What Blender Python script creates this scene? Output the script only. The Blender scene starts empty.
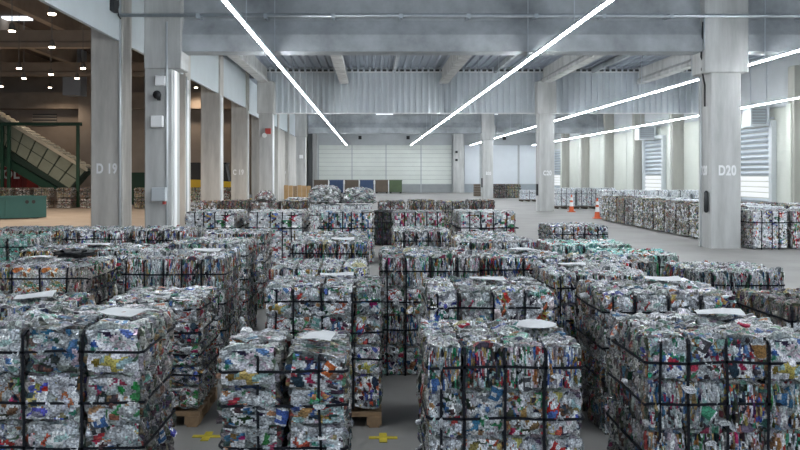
import bpy, bmesh, math, random
import numpy as np
from mathutils import Vector, Matrix, Euler

random.seed(7)
RNG = np.random.default_rng(11)
PI = math.pi
scene = bpy.context.scene
COL = scene.collection

# ------------------------------------------------------------------ camera
CAM_H = 2.4
cd = bpy.data.cameras.new('camera')
cam = bpy.data.objects.new('camera', cd)
COL.objects.link(cam)
cam.location = (0, 0, CAM_H)
cam.rotation_euler = (PI / 2, 0, 0)
cd.sensor_width = 36.0
cd.lens = 36.0 * 816 / 800
cd.shift_x = (400 - 371) / 800.0
cd.shift_y = -(225 - 174) / 800.0
cd.clip_end = 400
scene.camera = cam

# ------------------------------------------------------------------ world, exposure
w = bpy.data.worlds.new('world')
scene.world = w
w.use_nodes = True
bg = w.node_tree.nodes['Background']
bg.inputs[0].default_value = (0.80, 0.90, 1.0, 1)
bg.inputs[1].default_value = 0.9
vs = scene.view_settings
vs.view_transform = 'Standard'
vs.look = 'None'
vs.gamma = 1.0
vs.use_curve_mapping = False
vs.exposure = 0.36
TUBE_POWER = 80.0
LAMP_POWER = 560.0

# ------------------------------------------------------------------ materials
MATS = {}


def principled(name, col, rough=0.7, metal=0.0, noise=0.0, nscale=3.0, streak=False, bump=0.0, bscale=40.0, spec=0.5, col2=None):
    m = bpy.data.materials.new(name)
    m.use_nodes = True
    nt = m.node_tree
    b = nt.nodes['Principled BSDF']
    b.inputs['Roughness'].default_value = rough
    b.inputs['Metallic'].default_value = metal
    b.inputs['Specular IOR Level'].default_value = spec
    b.inputs['Base Color'].default_value = (*col, 1)
    if noise or bump:
        tc = nt.nodes.new('ShaderNodeTexCoord')
    if noise:
        mp = nt.nodes.new('ShaderNodeMapping')
        nt.links.new(tc.outputs['Object'], mp.inputs['Vector'])
        if streak:
            mp.inputs['Scale'].default_value = (1, 1, 0.16)
        n = nt.nodes.new('ShaderNodeTexNoise')
        n.inputs['Scale'].default_value = nscale
        n.inputs['Detail'].default_value = 7
        n.inputs['Roughness'].default_value = 0.62
        nt.links.new(mp.outputs[0], n.inputs['Vector'])
        r = nt.nodes.new('ShaderNodeValToRGB')
        r.color_ramp.elements[0].position = 0.3
        r.color_ramp.elements[1].position = 0.72
        lo = col2 if col2 else tuple(c * (1 - noise) for c in col)
        hi = tuple(min(1, c * (1 + noise * 0.6)) for c in col)
        r.color_ramp.elements[0].color = (*lo, 1)
        r.color_ramp.elements[1].color = (*hi, 1)
        nt.links.new(n.outputs['Fac'], r.inputs[0])
        nt.links.new(r.outputs[0], b.inputs['Base Color'])
    if bump:
        n2 = nt.nodes.new('ShaderNodeTexNoise')
        n2.inputs['Scale'].default_value = bscale
        n2.inputs['Detail'].default_value = 4
        nt.links.new(tc.outputs['Object'], n2.inputs['Vector'])
        bp = nt.nodes.new('ShaderNodeBump')
        bp.inputs['Strength'].default_value = bump
        bp.inputs['Distance'].default_value = 0.01
        nt.links.new(n2.outputs['Fac'], bp.inputs['Height'])
        nt.links.new(bp.outputs[0], b.inputs['Normal'])
    MATS[name] = m
    return m


def emission(name, col, strength):
    m = bpy.data.materials.new(name)
    m.use_nodes = True
    nt = m.node_tree
    nt.nodes.clear()
    o = nt.nodes.new('ShaderNodeOutputMaterial')
    e = nt.nodes.new('ShaderNodeEmission')
    e.inputs[0].default_value = (*col, 1)
    e.inputs[1].default_value = strength
    nt.links.new(e.outputs[0], o.inputs[0])
    MATS[name] = m
    return m


def scrap_material(name, metal, rough, mottle=0.9):
    m = bpy.data.materials.new(name)
    m.use_nodes = True
    nt = m.node_tree
    b = nt.nodes['Principled BSDF']
    at = nt.nodes.new('ShaderNodeAttribute')
    at.attribute_name = 'can'
    oi = nt.nodes.new('ShaderNodeObjectInfo')
    tc = nt.nodes.new('ShaderNodeTexCoord')
    hs = nt.nodes.new('ShaderNodeHueSaturation')
    mr = nt.nodes.new('ShaderNodeMapRange')
    mr.inputs['To Min'].default_value = 0.46
    mr.inputs['To Max'].default_value = 0.54
    nt.links.new(oi.outputs['Random'], mr.inputs['Value'])
    nt.links.new(mr.outputs[0], hs.inputs['Hue'])
    mr2 = nt.nodes.new('ShaderNodeMapRange')
    mr2.inputs['To Min'].default_value = 0.84
    mr2.inputs['To Max'].default_value = 1.38
    hs.inputs['Saturation'].default_value = 1.1
    nt.links.new(oi.outputs['Random'], mr2.inputs['Value'])
    nt.links.new(mr2.outputs[0], hs.inputs['Value'])
    nt.links.new(at.outputs['Color'], hs.inputs['Color'])
    # printed patches and scratches on the tins
    n = nt.nodes.new('ShaderNodeTexNoise')
    n.inputs['Scale'].default_value = 75
    n.inputs['Detail'].default_value = 3
    nt.links.new(tc.outputs['Object'], n.inputs['Vector'])
    r = nt.nodes.new('ShaderNodeValToRGB')
    r.color_ramp.elements[0].position = 0.38
    r.color_ramp.elements[0].color = (0.40, 0.40, 0.41, 1)
    r.color_ramp.elements[1].position = 0.60
    r.color_ramp.elements[1].color = (1.25, 1.25, 1.25, 1)
    nt.links.new(n.outputs['Fac'], r.inputs[0])
    mx = nt.nodes.new('ShaderNodeMix')
    mx.data_type = 'RGBA'
    mx.blend_type = 'MULTIPLY'
    mx.inputs['Factor'].default_value = mottle
    nt.links.new(hs.outputs[0], mx.inputs[6])
    nt.links.new(r.outputs[0], mx.inputs[7])
    nt.links.new(mx.outputs[2], b.inputs['Base Color'])
    b.inputs['Metallic'].default_value = metal
    b.inputs['Roughness'].default_value = rough
    MATS[name] = m


principled('concrete', (0.54, 0.55, 0.545), 0.82, noise=0.34, nscale=1.6, streak=True, bump=0.15, bscale=14)
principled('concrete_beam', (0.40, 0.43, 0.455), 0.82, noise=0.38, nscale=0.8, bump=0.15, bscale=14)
principled('concrete_left', (0.56, 0.545, 0.515), 0.82, noise=0.34, nscale=1.6, streak=True, bump=0.15, bscale=14)
principled('floor', (0.275, 0.27, 0.26), 0.6, noise=0.22, nscale=0.45, bump=0.04, bscale=60)
principled('floor_left', (0.31, 0.27, 0.235), 0.7, noise=0.18, nscale=0.5)
principled('fascia', (0.58, 0.64, 0.67), 0.6, noise=0.06, nscale=0.8)
principled('wall_panel', (0.74, 0.78, 0.74), 0.55, noise=0.05, nscale=0.7)
principled('wall_panel_white', (0.82, 0.87, 0.92), 0.5, noise=0.04, nscale=0.7)
principled('cladding', (0.58, 0.61, 0.56), 0.55, noise=0.06, nscale=0.7)
principled('wall_grey', (0.50, 0.53, 0.55), 0.6, noise=0.08, nscale=0.7)
principled('dado', (0.34, 0.36, 0.37), 0.7, noise=0.1, nscale=1.0)
principled('corrugated', (0.66, 0.71, 0.75), 0.45, metal=0.15, noise=0.06, nscale=1.0)
principled('pilaster', (0.40, 0.40, 0.365), 0.82, noise=0.2, nscale=1.6, streak=True, bump=0.15, bscale=14)
principled('roof_deck', (0.30, 0.34, 0.40), 0.6, noise=0.1, nscale=1.0)
principled('seam', (0.16, 0.17, 0.175), 0.7)
principled('dark_frame', (0.07, 0.075, 0.08), 0.6)
principled('white_paint', (0.85, 0.86, 0.87), 0.6)
principled('galv', (0.55, 0.60, 0.64), 0.35, metal=0.7, noise=0.08, nscale=6)
principled('conduit', (0.62, 0.66, 0.68), 0.45, metal=0.2)
principled('box_grey', (0.50, 0.54, 0.57), 0.5, noise=0.05, nscale=3)
principled('black_plastic', (0.02, 0.022, 0.025), 0.5, noise=0.2, nscale=8)
principled('red_plastic', (0.45, 0.06, 0.05), 0.45, noise=0.1, nscale=8)
principled('strap', (0.012, 0.014, 0.02), 0.6, noise=0.3, nscale=20, spec=0.2)
principled('paper', (0.62, 0.64, 0.66), 0.8, noise=0.05, nscale=9)
principled('yellow_mark', (0.62, 0.50, 0.04), 0.7, noise=0.3, nscale=12)
principled('wood', (0.36, 0.24, 0.14), 0.75, noise=0.3, nscale=9)
principled('wood_dark', (0.10, 0.08, 0.06), 0.75, noise=0.3, nscale=9)
principled('wood_orange', (0.52, 0.33, 0.16), 0.75, noise=0.2, nscale=2)
principled('teal_paint', (0.03, 0.125, 0.118), 0.5, noise=0.12, nscale=1.2)
principled('green_paint', (0.010, 0.055, 0.034), 0.5, noise=0.12, nscale=2)
principled('green_dark', (0.012, 0.035, 0.026), 0.55, noise=0.15, nscale=2)
principled('conveyor_side', (0.26, 0.29, 0.235), 0.6, noise=0.12, nscale=1.5)
principled('conveyor_lip', (0.60, 0.56, 0.46), 0.6, noise=0.08, nscale=3)
principled('red_paint', (0.28, 0.03, 0.03), 0.5, noise=0.12, nscale=1.5)
principled('blue_paint', (0.04, 0.08, 0.17), 0.5, noise=0.15, nscale=1.5)
principled('brown_paint', (0.13, 0.10, 0.075), 0.6, noise=0.15, nscale=1.5)
principled('olive_paint', (0.08, 0.12, 0.06), 0.6, noise=0.15, nscale=1.5)
principled('yellow_paint', (0.65, 0.42, 0.02), 0.45, noise=0.08, nscale=2)
principled('rubber', (0.02, 0.02, 0.02), 0.8, noise=0.2, nscale=5)
principled('orange_plastic', (0.75, 0.13, 0.04), 0.5, noise=0.05, nscale=5)
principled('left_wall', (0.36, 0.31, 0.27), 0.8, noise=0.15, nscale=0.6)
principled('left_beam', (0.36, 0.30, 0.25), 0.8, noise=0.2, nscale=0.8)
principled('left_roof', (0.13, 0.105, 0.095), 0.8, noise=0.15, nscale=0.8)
principled('louvre', (0.42, 0.38, 0.34), 0.6, noise=0.05, nscale=3)
principled('slat', (0.42, 0.47, 0.52), 0.45, metal=0.2, noise=0.05, nscale=2)
principled('door_frame', (0.55, 0.59, 0.61), 0.55, noise=0.05, nscale=2)
principled('lamp_metal', (0.25, 0.24, 0.23), 0.5, metal=0.5, noise=0.05, nscale=5)
emission('tube', (0.93, 0.97, 1.0), TUBE_POWER)
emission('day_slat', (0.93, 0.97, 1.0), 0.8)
emission('lamp_warm', (1.0, 0.82, 0.62), 14.0)
emission('skylight', (0.85, 0.92, 1.0), 1.6)
scrap_material('scrap', 0.25, 0.4)
scrap_material('scrap_matte', 0.1, 0.55, 0.35)


# ------------------------------------------------------------------ object helpers
def obj(name, me, mat, parent=None):
    o = bpy.data.objects.new(name, me)
    COL.objects.link(o)
    if mat and not me.materials:
        me.materials.append(MATS[mat])
    if parent is not None:
        o.parent = parent
    return o


def tag(o, label=None, cat=None, group=None, kind=None):
    if label:
        o['label'] = label
    if cat:
        o['category'] = cat
    if group:
        o['group'] = group
    if kind:
        o['kind'] = kind
    return o


def empty(name, loc, rz=0.0):
    o = bpy.data.objects.new(name, None)
    COL.objects.link(o)
    o.location = loc
    o.rotation_euler = (0, 0, rz)
    o.empty_display_size = 0.2
    return o


class MB:
    def __init__(s):
        s.v = []
        s.f = []

    def box(s, x0, x1, y0, y1, z0, z1):
        n = len(s.v)
        s.v += [(x0, y0, z0), (x1, y0, z0), (x1, y1, z0), (x0, y1, z0), (x0, y0, z1), (x1, y0, z1), (x1, y1, z1), (x0, y1, z1)]
        s.f += [tuple(n + i for i in q) for q in ((0, 3, 2, 1), (4, 5, 6, 7), (0, 1, 5, 4), (1, 2, 6, 5), (2, 3, 7, 6), (3, 0, 4, 7))]
        return s

    def prism(s, prof, axis, a, b):
        """closed profile (u,v) swept along axis from a to b; axis 'x' -> (y,z), 'y' -> (x,z), 'z' -> (x,y)"""
        n = len(s.v)
        k = len(prof)
        for t in (a, b):
            for (u, v) in prof:
                s.v.append({'x': (t, u, v), 'y': (u, t, v), 'z': (u, v, t)}[axis])
        s.f.append(tuple(n + i for i in range(k)))
        s.f.append(tuple(n + k + i for i in reversed(range(k))))
        for i in range(k):
            j = (i + 1) % k
            s.f.append((n + i, n + k + i, n + k + j, n + j))
        return s

    def tube(s, pts, r, seg=8):
        n0 = len(s.v)
        pts = [Vector(p) for p in pts]
        for i, p in enumerate(pts):
            d = (pts[min(i + 1, len(pts) - 1)] - pts[max(i - 1, 0)]).normalized()
            u = d.cross(Vector((0, 0, 1)))
            if u.length < 0.05:
                u = d.cross(Vector((0, 1, 0)))
            u.normalize()
            vv = d.cross(u)
            rr = r[i] if isinstance(r, (list, tuple)) else r
            for k in range(seg):
                a = 2 * PI * k / seg
                s.v.append(tuple(p + (u * math.cos(a) + vv * math.sin(a)) * rr))
        for i in range(len(pts) - 1):
            for k in range(seg):
                a = n0 + i * seg + k
                b = n0 + i * seg + (k + 1) % seg
                s.f.append((a, b, b + seg, a + seg))
        s.f.append(tuple(n0 + k for k in reversed(range(seg))))
        s.f.append(tuple(n0 + (len(pts) - 1) * seg + k for k in range(seg)))
        return s

    def mesh(s, name):
        me = bpy.data.meshes.new(name)
        me.from_pydata(s.v, [], s.f)
        bm = bmesh.new()
        bm.from_mesh(me)
        bmesh.ops.recalc_face_normals(bm, faces=bm.faces)
        bm.to_mesh(me)
        bm.free()
        return me

    def build(s, name, mat, parent=None, bevel=0.0, smooth=False):
        me = s.mesh(name)
        if bevel:
            bm = bmesh.new()
            bm.from_mesh(me)
            bmesh.ops.bevel(bm, geom=list(bm.edges), offset=bevel, segments=1, affect='EDGES')
            bm.to_mesh(me)
            bm.free()
        if smooth:
            for p in me.polygons:
                p.use_smooth = True
        return obj(name, me, mat, parent)


def box(name, mat, x0, x1, y0, y1, z0, z1, parent=None, bevel=0.0):
    return MB().box(x0, x1, y0, y1, z0, z1).build(name, mat, parent, bevel)


def struct(o, label=None):
    o['kind'] = 'structure'
    if label:
        o['label'] = label
    return o


def lettering(text, size, loc, rot, parent, mat='white_paint', name='lettering'):
    cu = bpy.data.curves.new(name, 'FONT')
    cu.body = text
    cu.size = size
    cu.align_x = 'CENTER'
    cu.align_y = 'CENTER'
    cu.extrude = 0.006
    cu.offset = 0.014 * size / .42
    cu.space_character = 1.12
    t = bpy.data.objects.new('tmp_text', cu)
    COL.objects.link(t)
    me = bpy.data.meshes.new_from_object(t.evaluated_get(bpy.context.evaluated_depsgraph_get()))
    bpy.data.objects.remove(t)
    me.materials.clear()
    o = obj(name, me, mat, parent)
    o.location = loc
    o.rotation_euler = rot
    o.scale = (.70, 1, 1)
    return o


# ------------------------------------------------------------------ structure
YD, YC, YB, YBACK = 26.3, 52.7, 79.1, 106.0
XR = 23.5
XF = -8.2
struct(box('floor', 'floor', -9.0, XR, -12, YBACK, -0.3, 0.0), 'grey polished concrete floor of the storage hall')
struct(box('floor_side_hall', 'floor_left', -48, -9.0, -12, 75, -0.3, 0.0), 'warm brown concrete floor of the sorting hall')


def zig(n0, n1, pitch, depth):
    prof = []
    u = n0
    while u < n1 - 1e-6:
        prof += [(u, 0), (u + pitch * 0.5, 0), (u + pitch * 0.6, depth), (u + pitch * 0.9, depth)]
        u += pitch
    prof.append((n1, 0))
    return prof


# corrugated upper wall over the C row
pr = zig(-7.3, XR, 0.385, 0.15)
mb = MB()
k = len(pr)
for z in (6.42, 9.4):
    for (u, d) in pr:
        mb.v.append((u, 53.62 - d, z))
for i in range(k - 1):
    mb.f.append((i, i + 1, k + i + 1, k + i))
for z in (6.42, 9.4):
    n = len(mb.v)
    mb.v += [(XR, 53.8, z), (-7.3, 53.8, z)]
b0 = 2 * k
mb.f += [tuple(range(k)) + (b0, b0 + 1), tuple(range(k, 2 * k)) + (b0 + 2, b0 + 3), (b0, b0 + 1, b0 + 3, b0 + 2)]
wc = struct(mb.build('wall_upper', 'corrugated'), 'grey ribbed metal sheet wall high above the second column row')
box('flashing', 'white_paint', -7.3, XR, 53.45, 53.62, 9.05, 9.12, wc)
box('top_rail', 'dark_frame', -8.2, XR, 53.5, 53.8, 9.12, 9.26, wc)
box('bottom_rail', 'white_paint', -7.3, XR, 53.48, 53.75, 6.36, 6.42, wc)

# roof
pr = zig(-8.2, XR, 0.5, 0.10)
mb = MB()
k = len(pr)
for y in (-12, 53.8):
    for (u, d) in pr:
        mb.v.append((u, y, 9.40 - d))
for i in range(k - 1):
    mb.f.append((i, i + 1, k + i + 1, k + i))
n = len(mb.v)
mb.v += [(XR, -12, 9.6), (-8.2, -12, 9.6), (XR, 53.8, 9.6), (-8.2, 53.8, 9.6)]
mb.f += [(n, n + 1, n + 3, n + 2)]
struct(mb.build('ceiling', 'roof_deck'), 'dark ribbed steel roof deck above the secondary beams')
struct(box('ceiling_rear', 'roof_deck', -8.2, XR, 53.8, YBACK, 8.7, 9.0), 'roof deck over the rear bays')

# main girders (across the hall) with a chamfered bottom flange


def girder(y, x0, x1, label):
    yc = y + 0.5
    prof = [(yc - .45, 6.36), (yc + .45, 6.36), (yc + .45, 6.9), (yc + .2, 7.4), (yc + .2, 8.1), (yc + .5, 8.3), (yc + .5, 8.6),
            (yc - .5, 8.6), (yc - .5, 8.3), (yc - .2, 8.1), (yc - .2, 7.4), (yc - .45, 6.9)]
    return struct(MB().prism(prof, 'x', x0, x1).build('roof_girder', 'concrete_beam'), label)


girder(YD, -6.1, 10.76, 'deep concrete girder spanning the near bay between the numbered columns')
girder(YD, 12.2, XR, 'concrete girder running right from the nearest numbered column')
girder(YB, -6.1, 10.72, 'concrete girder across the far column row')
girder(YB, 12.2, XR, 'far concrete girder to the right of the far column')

# secondary beams along the hall, tapered web, resting on the girders
for i, (bx, lab) in enumerate(((-6.9, 'sloping concrete roof beam along the left fascia'), (-1.75, 'concrete roof beam over the left light line'),
                               (4.75, 'concrete roof beam between the two near light lines'), (11.35, 'concrete roof beam landing on the second right column'),
                               (17.65, 'concrete roof beam nearest the right wall'))):
    prof = [(bx - .28, 8.3), (bx + .28, 8.3), (bx + .28, 8.5), (bx + .12, 8.7), (bx + .12, 9.3), (bx - .12, 9.3), (bx - .12, 8.7), (bx - .28, 8.5)]
    struct(MB().prism(prof, 'y', 27.35, 53.35).build('roof_beam', 'concrete'), lab)
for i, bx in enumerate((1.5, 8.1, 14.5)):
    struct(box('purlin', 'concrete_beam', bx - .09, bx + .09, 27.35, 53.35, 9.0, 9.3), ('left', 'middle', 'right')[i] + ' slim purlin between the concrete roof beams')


# columns -------------------------------------------------------
def column(x0, x1, y0, head, label, mat='concrete', corb=None, top=8.4, depth=1.0, rib=False):
    """shaft with chamfered corners; head widens above head height"""
    root = empty('concrete_column', ((x0 + x1) / 2, y0 + depth / 2, 0))
    struct(root, label)
    hw = (x1 - x0) / 2
    hd = depth / 2
    c = 0.03
    ring = [(-hw + c, -hd), (hw - c, -hd), (hw, -hd + c), (hw, hd - c), (hw - c, hd), (-hw + c, hd), (-hw, hd - c), (-hw, -hd + c)]
    MB().prism(ring, 'z', 0, head if corb else top).build('shaft', mat, root)
    if corb:
        MB().box(-hw - corb, hw + corb, -hd - 0.06, hd, head, top).build('head', mat, root, bevel=0.03)
    return root


D20 = column(10.95, 11.93, YD, 5.66, 'square concrete column painted D20 nearest on the right', corb=0.22)
C20 = column(10.85, 11.85, YC, 6.3, 'concrete column painted C20, second of the right row', corb=0.12)
B20 = column(10.85, 11.85, YB, 5.7, 'smallest and farthest concrete column of the right row', corb=0.12)
D2L = column(-7.3, -6.4, YD, 5.78, 'concrete column with switch boxes beside the D 19 column', corb=0.0)
C2L = column(-7.25, -6.35, YC, 6.3, 'concrete column with red alarm beside C 19 column', corb=0.1)
B2L = column(-7.25, -6.35, YB, 6.0, 'far left concrete column in line with the rear gate', corb=0.1)
# corbel head of the switch-box column
box('head', 'concrete', -0.45, 0.75, -0.56, 0.5, 5.78, 8.4, D2L, 0.03)
LEFTC = []
for i, (y, lab) in enumerate(((YD, 'broad concrete column painted D 19 at the left opening'), (35.2, 'concrete column mostly hidden behind the switch-box column'),
                              (43.3, 'plain concrete column between D 19 and C 19'), (YC, 'concrete column painted C 19'),
                              (61.5, 'left row concrete column just past C 19'), (70.3, 'slim far concrete column in left row before the orange boards'),
                              (YB, 'farthest concrete column of the left row painted B 19'), (91, 'last left row column near the back wall'))):
    LEFTC.append(column(-9.04, -8.0, y, 9, lab, 'concrete_left', top=9.7))


def on_col(root, px, py):
    return root


R90 = (PI / 2, 0, 0)
lettering('D20', 0.44, (0.04, -0.505, 2.5), R90, D20)
lettering('D20', 0.42, (-0.505, 0.02, 2.5), (PI / 2, 0, -PI / 2), D20)
lettering('C20', 0.42, (0.04, -0.505, 2.45), R90, C20)
lettering('B20', 0.42, (0.04, -0.505, 2.45), R90, B20)
lettering('D 19', 0.44, (0.0, -0.505, 2.56), R90, LEFTC[0])
lettering('C 19', 0.46, (-0.05, -0.505, 2.5), R90, LEFTC[3])
lettering('B 19', 0.46, (-0.05, -0.505, 2.5), R90, LEFTC[6])
# bright conduits on the columns
for root, pts in ((LEFTC[0], [(0.44, -0.54, 0.0), (0.44, -0.54, 8.2)]), (D2L, [(0.28, -0.54, 0), (0.28, -0.54, 7.3)]),
                  (LEFTC[1], [(0.52, -0.35, 0.0), (0.52, -0.35, 6.6)]), (LEFTC[2], [(0.52, -0.35, 0.0), (0.52, -0.35, 6.6)])):
    MB().tube(pts, 0.045).build('conduit', 'conduit', root, smooth=True)
box('cable_duct', 'white_paint', 0.45, 0.50, -0.42, -0.05, 0.0, 5.75, D2L)
box('cable_duct', 'white_paint', 0.45, 0.49, -0.42, -0.1, 0.0, 6.2, C2L)
box('cable_duct', 'white_paint', 0.45, 0.49, -0.42, -0.1, 0.0, 5.9, B2L)
for q in (1, 2, 3):
    box('cable_duct', 'white_paint', 0.50, 0.53, -0.2, 0.1, 0.0, 6.5, LEFTC[q])
MB().tube([(-0.56, -0.2, 4.6), (-0.56, -0.2, 5.3)] + [(-0.62, -0.25, 5.5), (-0.7, -0.3, 5.8), (-0.64, -0.3, 6.0), (-0.74, -0.35, 6.2), (-0.74, -0.5, 7.3)], 0.03).build('cable', 'black_plastic', D20, smooth=True)
MB().tube([(-0.57, 0.1, 0.0), (-0.57, 0.1, 5.6)], 0.03).build('conduit', 'conduit', D20, smooth=True)
MB().tube([(-0.58, -0.36, z) for z in (1.15, 1.2, 1.8, 1.86)], [0.04, 0.075, 0.075, 0.03]).build('cable_guard', 'black_plastic', D20, smooth=True)
box('cable_guard', 'black_plastic', -0.62, -0.5, -0.3, -0.1, 1.0, 1.75, C20)
box('cable_guard', 'black_plastic', -0.62, -0.5, -0.3, -0.1, 1.1, 2.0, B20)

# fascia wall above the opening to the sorting hall, in panels between columns
fas = struct(box('wall_left', 'fascia', XF, XF + 0.12, -12, 26.25, 6.68, 9.7), 'pale blue-grey fascia panels above the left opening')
box('seam', 'seam', XF + .12, XF + .13, 18.0, 18.03, 6.68, 9.7, fas)
for (a, b) in ((27.35, 35.15), (36.25, 43.25), (44.35, 52.65), (53.75, 61.45), (62.55, 70.25), (71.35, 79.05), (80.15, 90.95)):
    box('fascia_panel', 'fascia', XF, XF + 0.12, a, b, 6.45 if a > 50 else 6.68, 9.7, fas)
# infill walls below the fascia in the rear part
for (a, b) in ((62.55, 70.25), (71.35, 79.05), (80.15, 90.95), (92.05, YBACK)):
    box('infill_panel', 'concrete_left', XF - .3, XF - 0.1, a, b, 0, 9.0, fas)

# back wall with gate panels
wb = struct(box('wall_back', 'wall_grey', -9.0, XR, YBACK, YBACK + 0.4, 0, 9.0), 'far end wall with pale sectional gates')
pxm = YBACK / 816.0


def bx(px):
    return (px - 371) * pxm


edges = [318.5, 352, 386, 421, 452]
for a, b in zip(edges[:-1], edges[1:]):
    box('gate_panel', 'wall_panel', bx(a) + .07, bx(b) - .07, YBACK - .08, YBACK, 1.12, 6.15, wb)
    box('dado_panel', 'dado', bx(a) + .07, bx(b) - .07, YBACK - .05, YBACK, 0.02, 1.05, wb)
for zi in range(1, 9):
    box('rib', 'dado', bx(318.5), bx(452), YBACK - .095, YBACK - .08, 1.12 + zi * .56, 1.15 + zi * .56, wb)
for a, b in ((464, 480), (481, 518), (519, 552)):
    box('gate_panel', 'wall_panel_white', bx(a) + .07, bx(b) - .07, YBACK - .08, YBACK, 1.12, 6.15, wb)
    box('dado_panel', 'slat', bx(a) + .07, bx(b) - .07, YBACK - .05, YBACK, 0.02, 1.05, wb)
box('gate_jamb', 'dark_frame', bx(309), bx(313), YBACK - 1.2, YBACK, 0, 7.6, wb)
box('gate_jamb', 'concrete', bx(313), bx(317.5), YBACK - .5, YBACK, 0, 7.6, wb)
pil = struct(box('concrete_column', 'concrete', bx(452.5), bx(463), YBACK - 1.1, YBACK - .1, 0, 7.8), 'concrete pilaster on the end wall between grey and white gates')

# right wall with pilasters and shutters
wr = struct(box('wall_right', 'wall_grey', XR, XR + 0.4, -12, YBACK, 0, 9.9), 'right side wall of pale panels and concrete pilasters')
py = [17.5, 26.3, 35.1, 43.9, 52.7, 61.5, 70.3, 79.1, 87.9, 96.7]
for i, y in enumerate(py):
    box('pilaster', 'pilaster', XR - 0.9, XR, y - .35, y + .35, 0, 8.2 if y > 27 else 8.3, wr, 0.02)
    box('pilaster_trim', 'cladding', XR - 0.98, XR - .9, y - .1, y + .35, 0, 6.2, wr)
    y1 = py[i + 1] if i + 1 < len(py) else YBACK
    for q in range(2):
        ya = y + .4 + q * (y1 - y - .8) / 2
        yb = ya + (y1 - y - .8) / 2
        box('wall_cladding', 'cladding', XR - 0.10, XR, ya + .05, yb - .05, 0.02, 6.2, wr)
        box('wall_cladding', 'wall_grey', XR - 0.08, XR, ya + .05, yb - .05, 6.26, 8.9, wr)


def shutter(n, y0, y1, zt, label):
    root = empty('door_%d' % n, (XR - .12, (y0 + y1) / 2, 0))
    struct(root, label)
    h = (y1 - y0) / 2
    MB().box(-.28, 0, -h - .35, -h, 0, zt + .05).build('jamb', 'door_frame', root)
    MB().box(-.28, 0, h, h + .35, 0, zt + .05).build('jamb', 'door_frame', root)
    MB().box(-.3, 0, -h - .35, h + .35, zt + .05, zt + .3).build('shutter_box', 'door_frame', root)
    nz = 16
    sm = MB().prism([(-.05, 0.03), (0, 0.03), (0, zt / nz - .03), (-.05, zt / nz - .03), (-.12, zt / nz * .5)], 'y', -h, h).mesh('slat')
    sm2 = sm.copy()
    for i in range(nz):
        z = zt / nz * i
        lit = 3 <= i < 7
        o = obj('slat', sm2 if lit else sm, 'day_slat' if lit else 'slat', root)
        o.location = (-.02, 0, z)
    return root


shutter(1, 47.4, 51.7, 5.2, 'nearest roller shutter with a bright daylight strip')
shutter(2, 65.0, 69.2, 5.2, 'second roller shutter with bright strip behind the right bale row')
shutter(3, 99.6, 103.6, 5.2, 'far roller shutter glimpsed beside the C20 column')


def dock_box(yc, h, label):
    root = empty('heater_unit', (XR - 1.0, yc, 5.2), PI / 2)
    tag(root, label, 'heater', 'air units above the shutters')
    m = MB()
    m.box(-.5, .5, -h, h, 0, .1).box(-.5, .5, -h, h, 1.0, 1.1).box(-.5, .5, -h, -h + .1, .1, 1.0).box(-.5, .5, h - .1, h, .1, 1.0)
    m.build('housing', 'door_frame', root)
    MB().box(-.3, .48, -h + .1, h - .1, .1, 1.0).build('coil', 'dado', root)
    for i in range(5):
        MB().box(-.36, -.3, -h + .12, h - .12, .16 + i * .17, .22 + i * .17).build('louvre_blade', 'slat', root)
    for q in (-.3, .3):
        MB().box(q - .05, q + .05, -.9, -h, .4, .5).build('bracket', 'galv', root)
    return root


dock_box(47.7, .55, 'framed air unit above the nearest roller shutter')
dock_box(66.9, .7, 'framed air unit above the second roller shutter')

# ------------------------------------------------------------------ light lines
LZ = 6.08
seg = 3.0
tube_me = MB().box(-.032, .032, .06, seg - .06, -.035, 0.0).mesh('tube')
tube_me.materials.append(MATS['tube'])
hanger_me = MB().box(-.012, .012, -.012, .012, .1, 2.2).mesh('hanger')
hanger_me.materials.append(MATS['galv'])


def light_line(x, y0, y1, label, hang_to):
    root = empty('light_strip', (x, y0, LZ))
    tag(root, label, 'ceiling light', 'suspended light lines')
    L = y1 - y0
    MB().box(-.04, .04, 0, L, 0.0, .07).build('tray', 'galv', root)
    for i in range(int(L / seg)):
        o = obj('tube', tube_me, None, root)
        o.location = (0, i * seg, 0)
        if i % 2 == 0:
            hh = obj('hanger', hanger_me, None, root)
            hh.location = (0, i * seg + 0.3, 0)
    return root


light_line(-3.1, 2, 104, 'long light line on the left running to the rear gate', 9)
light_line(5.06, 2, 104, 'long light line just right of the hall axis', 9)
light_line(12.7, 2, 104, 'light line passing behind the D20 column', 9)
light_line(20.6, 2, 104, 'rightmost light line close to the right wall', 9)

# pipe on the front girder
pipe = empty('sprinkler_pipe', (0, YD - .35, 7.42))
tag(pipe, 'long thin galvanised pipe running across the near girder', 'pipe')
MB().tube([(XF + .2, 0, 0.03), (XR - 1.2, 0, 0.0)], 0.06).build('pipe_run', 'galv', pipe, smooth=True)
for i in range(12):
    xx = -5.5 + i * 2.15
    if abs(xx - 11.3) < 1.0:
        continue
    MB().box(xx - .03, xx + .03, -.02, .66, -.02, .02).box(xx - .06, xx + .06, -.06, .06, -.07, .07).build('bracket', 'galv', pipe)
MB().tube([(10.6, 0, 0), (10.6, 0, -1.05)], 0.03).build('drop_pipe', 'galv', pipe, smooth=True)


def mounted_box(name, mat, x0, x1, z0, z1, y, dep, label, cat, extra=None):
    root = empty(name, ((x0 + x1) / 2, y, z0))
    tag(root, label, cat)
    hw = (x1 - x0) / 2
    MB().box(-hw, hw, -dep, 0, 0, z1 - z0).build('housing', mat, root, bevel=0.015)
    MB().box(-hw * .85, hw * .85, -dep - .012, -dep, (z1 - z0) * .1, (z1 - z0) * .9).build('cover', mat, root)
    return root


def cx(px, Y=YD):
    return (px - 371) / 816 * Y


def cz(p, Y=YD):
    return CAM_H + (174 - p) / 816 * Y


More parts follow.
